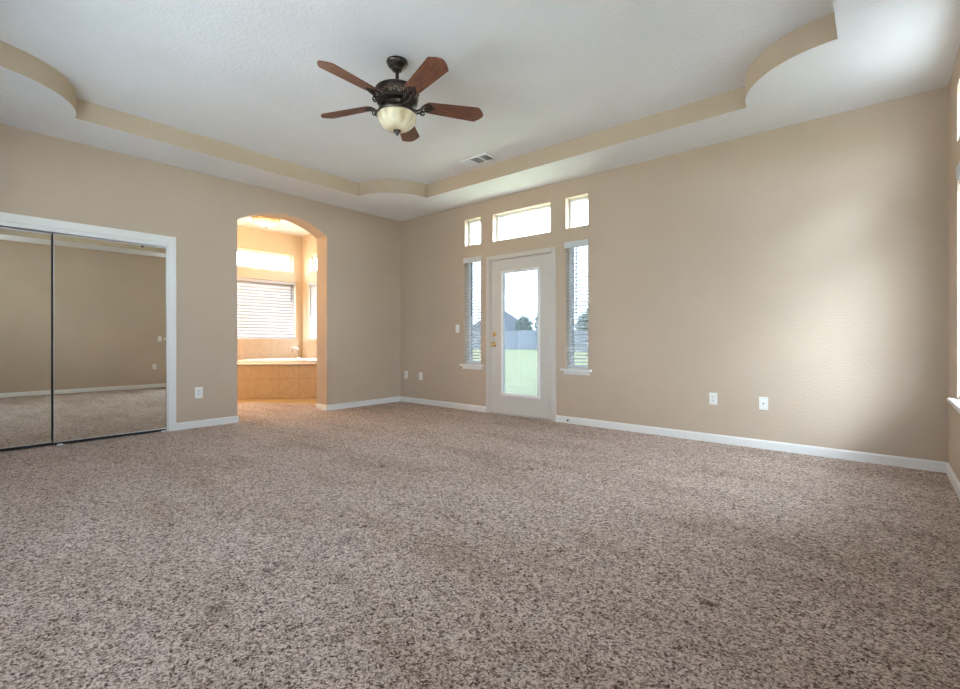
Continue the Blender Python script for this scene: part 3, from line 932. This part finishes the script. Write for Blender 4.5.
# platform corners: along the diagonal extended to both walls
# diagonal line y = x + c ; meets the far wall x=BX+.01 and side wall y=BY-.01
sl_ = dv.y / dv.x
E1 = lx(BX + .011, PA.y + sl_ * (BX + .011 - PA.x)); E2 = lx(PA.x + (BY - .011 - PA.y) / sl_, BY - .011)
K = lx(BX + .011, BY - .011)
ZD = .580
bm = B()
lo = [bm.verts.new((p.x, p.y, 0)) for p in (E1, E2, K)]; hi = [bm.verts.new((p.x, p.y, ZD)) for p in (E1, E2, K)]
for i in range(3): bm.faces.new((lo[i], lo[(i + 1) % 3], hi[(i + 1) % 3], hi[i]))
bm.faces.new(hi); bm.faces.new(lo[::-1])
turn(bm); obj('tiled_surround', bm, M['tile_a'], t)['label'] = 'beige tiled front apron'
# nosing along the front edge
bm = B(); box(bm, (E1.x + .09, -.030, ZD - .012), (E2.x - .09, .05, ZD + .010), .008, 2)
turn(bm); obj('apron_cap', bm, M['tub'], t)['label'] = 'white cap along the apron'
# oval rim with a basin
ctr = (E1 + E2 + K) / 3
bm = B()
ax, ay = .72, .50
cy_ = .56; cx_ = (E1.x + E2.x) / 2


def oval(a):
    return ax * math.copysign(abs(math.cos(a)) ** .8, math.cos(a)), ay * math.copysign(abs(math.sin(a)) ** .8, math.sin(a))


rr = []
NS = 64
for sc_, z in ((1.0, ZD), (1.01, ZD + .030), (.985, ZD + .050), (.90, ZD + .052), (.86, ZD + .040), (.80, ZD - .10), (.70, ZD - .28), (.5, ZD - .33), (.02, ZD - .34)):
    ring = []
    for i in range(NS):
        ox, oy = oval(2 * math.pi * i / NS)
        ring.append(bm.verts.new((cx_ + ox * sc_, cy_ + oy * sc_, z)))
    rr.append(ring)
for a, b_ in zip(rr, rr[1:]):
    for i in range(NS):
        j = (i + 1) % NS
        bm.faces.new((a[i], a[j], b_[j], b_[i]))
bm.faces.new(rr[-1])
turn(bm); obj('tub_basin', bm, M['tub'], t, 50)['label'] = 'white acrylic tub with a raised rim'
# faucet
FL = Vector((-2.43, -.42, ZD + .003)) - PA; FM = Matrix.Translation(FL) @ Matrix.Rotation(math.atan2(-.72, -.69), 4, 'Z')
bm = B()
p = [(0, 0, 0), (0, 0, .20)] + [(.055 - .055 * math.cos(R(q)), 0, .20 + .055 * math.sin(R(q))) for q in range(20, 181, 20)] + [(.11, 0, .17)]
tube(bm, p, .013, 10); lathe(bm, [(.030, 0), (.030, .010), (.018, .020), (.014, .022)], 16)
for v in bm.verts: v.co = FM @ v.co
ft = obj('faucet', bm, M['chrome'], t, 40); ft['label'] = 'chrome gooseneck faucet on the tub deck'
for s in (-1, 1):
    bm = B(); lathe(bm, [(.026, 0), (.026, .008), (.014, .016), (.012, .05), (.016, .055), (.016, .07), (.006, .074)], 16, (0, s * .12)); box(bm, (-.006, s * .12 - .04, .058), (.006, s * .12 + .04, .068), .003, 1)
    for v in bm.verts: v.co = FM @ v.co
    obj('handle', bm, M['chrome'], ft, 40)

# ------------------------------------------------------------------ lit bathroom ceiling lamp
lt = thing('ceiling_light', 'lit bathroom ceiling lamp with a glass bowl and ornate gold rim', 'ceiling light', (-2.05, -1.20, BH))
bm = B(); lathe(bm, [(.07, 0), (.075, -.02), (.05, -.03)], 24); obj('mounting_plate', bm, M['brass'], lt, 40)
m = bpy.data.materials.new('lit_lamp_glass'); m.use_nodes = True
nn = m.node_tree.nodes; ll = m.node_tree.links
b = nn['Principled BSDF']
b.inputs['Base Color'].default_value = (0.9, 0.8, 0.6, 1)
b.inputs['Emission Color'].default_value = (1.0, 0.74, 0.42, 1)
b.inputs['Emission Strength'].default_value = 0.045
M['lampglass'] = m
bm = B(); lathe(bm, [(.190, -.040), (.188, -.055), (.170, -.085), (.135, -.115), (.090, -.135), (.040, -.145), (.006, -.147)], 40, (0, 0), None, False, True)
obj('glass_bowl', bm, M['lampglass'], lt, True)['label'] = 'glowing frosted glass bowl'
bm = B()
lathe(bm, [(.186, -.028), (.205, -.030), (.210, -.040), (.205, -.052), (.188, -.056)], 40, (0, 0), None, False, False)
for k in range(24):
    a = 2 * math.pi * k / 24
    tube(bm, [(.205 * math.cos(a), .205 * math.sin(a), -.030), (.214 * math.cos(a + .05), .214 * math.sin(a + .05), -.018), (.208 * math.cos(a + .1), .208 * math.sin(a + .1), -.008)], .009, 6)
obj('ornate_rim', bm, M['brass'], lt, True)['label'] = 'ornate gold rim'
bm = B(); lathe(bm, [(.006, -.143), (.018, -.148), (.018, -.156), (.008, -.166), (.004, -.178), (.001, -.179)], 14); obj('finial', bm, M['bronze'], lt, 40)
bulb = bpy.data.lights.new('bath_bulb', 'POINT'); bulb.energy = 0.9; bulb.color = (1.0, 0.82, 0.62); bulb.shadow_soft_size = .05
bo = bpy.data.objects.new('bath_bulb', bulb); C.objects.link(bo); bo.parent = lt; bo.location = (0, 0, -.24)

vt = thing('added_vanity_light', 'unseen three globe vanity light, added for the warm glow on the arch', 'wall light', (-1.60, BN, 2.10))  # unseen lamp added for the warm glow on the arch jamb
bm = B(); box(bm, (-.40, 0, -.05), (.40, .03, .05), .008, 2); obj('back_bar', bm, M['brass'], vt)
for gx in (-.27, 0, .27):
    bm = B(); tube(bm, [(gx, .03, 0), (gx, .09, 0), (gx, .10, .02)], .012, 8); a_ = obj('lamp_arm', bm, M['brass'], vt, True)
    bm = B(); lathe(bm, [(.020, .02), (.045, .035), (.068, .07), (.072, .10), (.060, .135), (.030, .155), (.004, .16)], 20, (gx, .10)); obj('globe', bm, M['lampglass'], a_, True)
vl = bpy.data.lights.new('added_vanity_bulb', 'POINT'); vl.energy = 5.5; vl.color = (1.0, 0.67, 0.35); vl.shadow_soft_size = .10
vo = bpy.data.objects.new('added_vanity_bulb', vl); C.objects.link(vo); vo.parent = vt; vo.location = (0, .32, .08)

# ------------------------------------------------------------------ outdoors
M['concrete'] = mat('pale_concrete', (0.44, 0.43, 0.41), 0.9, 0, 0.1)
add_bump(M['concrete'], add_noise(M['concrete'], 30, 4).outputs['Fac'], .2, .005)
bm = B(); box(bm, (W + .16, -14, -.12), (W + 7, 8, -.06)); box(bm, (-8, -14, -.12), (W + .16, -D - .16, -.06))
tag(obj('added_paving', bm, M['concrete']), 'added pale paving, unseen, bouncing daylight up to the ceiling', 'added_paving', None, 'structure')  # unseen paving added as a bounce surface for the ceiling light
bm = B(); vs = [bm.verts.new(p) for p in ((-140, -60, -.10), (80, -60, -.10), (80, 140, -.10), (-140, 140, -.10))]; bm.faces.new(vs)
tag(obj('lawn', bm, M['lawn']), 'green lawn outside the glazed door', 'lawn', None, 'structure')

fz0, fz1 = -.10, 1.85
FYD = 34.0
ft_ = thing('garden_fence', 'grey board fence at the far end of the lawn', 'fence', (-20, FYD, fz0))
bm = B(); box(bm, (-42, -.012, .03), (42, .012, fz1 - fz0)); obj('board_panel', bm, M['fence'], ft_)
bm = B()
for z in (.3, 1.5): box(bm, (-42, -.05, z), (42, -.012, z + .09))
obj('rail', bm, M['fence'], ft_)
bm0 = B(); box(bm0, (-.05, -.10, 0), (.05, -.05, fz1 - fz0 + .05)); p0 = obj('post', bm0, M['fence'], ft_)
for k in range(-17, 18):
    pp = p0 if k == -17 else p0.copy()
    if k != -17: C.objects.link(pp); pp.parent = ft_
    pp.location = (k * 2.4, 0, 0)


def house(x, y, w, d, hw, hr, rz, label, stm, rfm):
    t = thing('house', label, 'house', (x, y, -.10), rz)
    bm = B(); box(bm, (-w / 2, -d / 2, 0), (w / 2, d / 2, hw)); obj('wall', bm, stm, t)
    bm = B(); e = .5
    a = [(-w / 2 - e, -d / 2 - e, hw - .1), (w / 2 + e, -d / 2 - e, hw - .1), (w / 2 + e, d / 2 + e, hw - .1), (-w / 2 - e, d / 2 + e, hw - .1), (-w / 2 - e, 0, hw + hr), (w / 2 + e, 0, hw + hr)]
    v = [bm.verts.new(q) for q in a]
    for f in ((0, 1, 5, 4), (2, 3, 4, 5), (0, 4, 3), (1, 2, 5), (0, 3, 2, 1)): bm.faces.new([v[i] for i in f])
    obj('roof', bm, rfm, t)
    for k in (-1, 1):
        bm = B(); box(bm, (k * w * .25 - .8, -d / 2 - .04, 1.0), (k * w * .25 + .8, -d / 2, 2.1)); f = obj('window', bm, M['vinyl'], t)
        bm = B(); box(bm, (k * w * .25 - .7, -d / 2 - .05, 1.1), (k * w * .25 + .7, -d / 2 - .03, 2.0)); obj('pane', bm, M['gasket'], f)
    return t


house(-37.3, 50.9, 12, 8.6, 2.3, 3.1, R(125.4), 'grey roofed house beyond the fence, left through the door glass', M['stucco'], M['shingle'])
house(-18.8, 52, 9, 9, 2.6, 1.6, R(8), 'grey roofed house beyond the fence, seen by the right window', M['stucco'], M['shingle'])


def tree(x, y, h, r, label, seed):
    rnd = random.Random(seed)
    t = thing('tree', label, 'tree', (x, y, -.10))
    bm = B(); tube(bm, [(0, 0, 0), (.05, .02, h * .3), (0, .05, h * .7)], [.16, .12, .05], 8)
    for k in range(5):
        a = k * 1.3; tube(bm, [(0, 0, h * (.35 + .06 * k)), (math.cos(a) * r * .6, math.sin(a) * r * .6, h * (.55 + .06 * k))], [.05, .02], 6)
    obj('trunk', bm, M['bark'], t)
    bm = B()
    for k in range(1100):
        while True:
            q = Vector((rnd.uniform(-1, 1), rnd.uniform(-1, 1), rnd.uniform(-1, 1)))
            if .25 < q.length < 1: break
        q = Vector((q.x * r, q.y * r, h * .62 + q.z * h * .38)) * (1 + .12 * noise.noise(q * 2))
        s = rnd.uniform(.10, .22)
        u = Vector((rnd.gauss(0, 1), rnd.gauss(0, 1), rnd.gauss(0, 1))).normalized(); w = u.orthogonal().normalized()
        bm.faces.new([bm.verts.new(q + u * s), bm.verts.new(q + w * s * .5), bm.verts.new(q - u * s), bm.verts.new(q - w * s * .5)])
    obj('foliage', bm, M['foliage'], t)


tree(-27.0, 42.0, 3.9, 1.1, 'small dark tree beyond the fence, right of the roof in the door glass', 3)
tree(-22.6, 40.0, 4.3, 1.3, 'dark tree beyond the fence at the right edge of the door glass', 5)
tree(-17.0, 40.0, 4.2, 1.5, 'dark tree beyond the fence behind the right narrow window', 9)
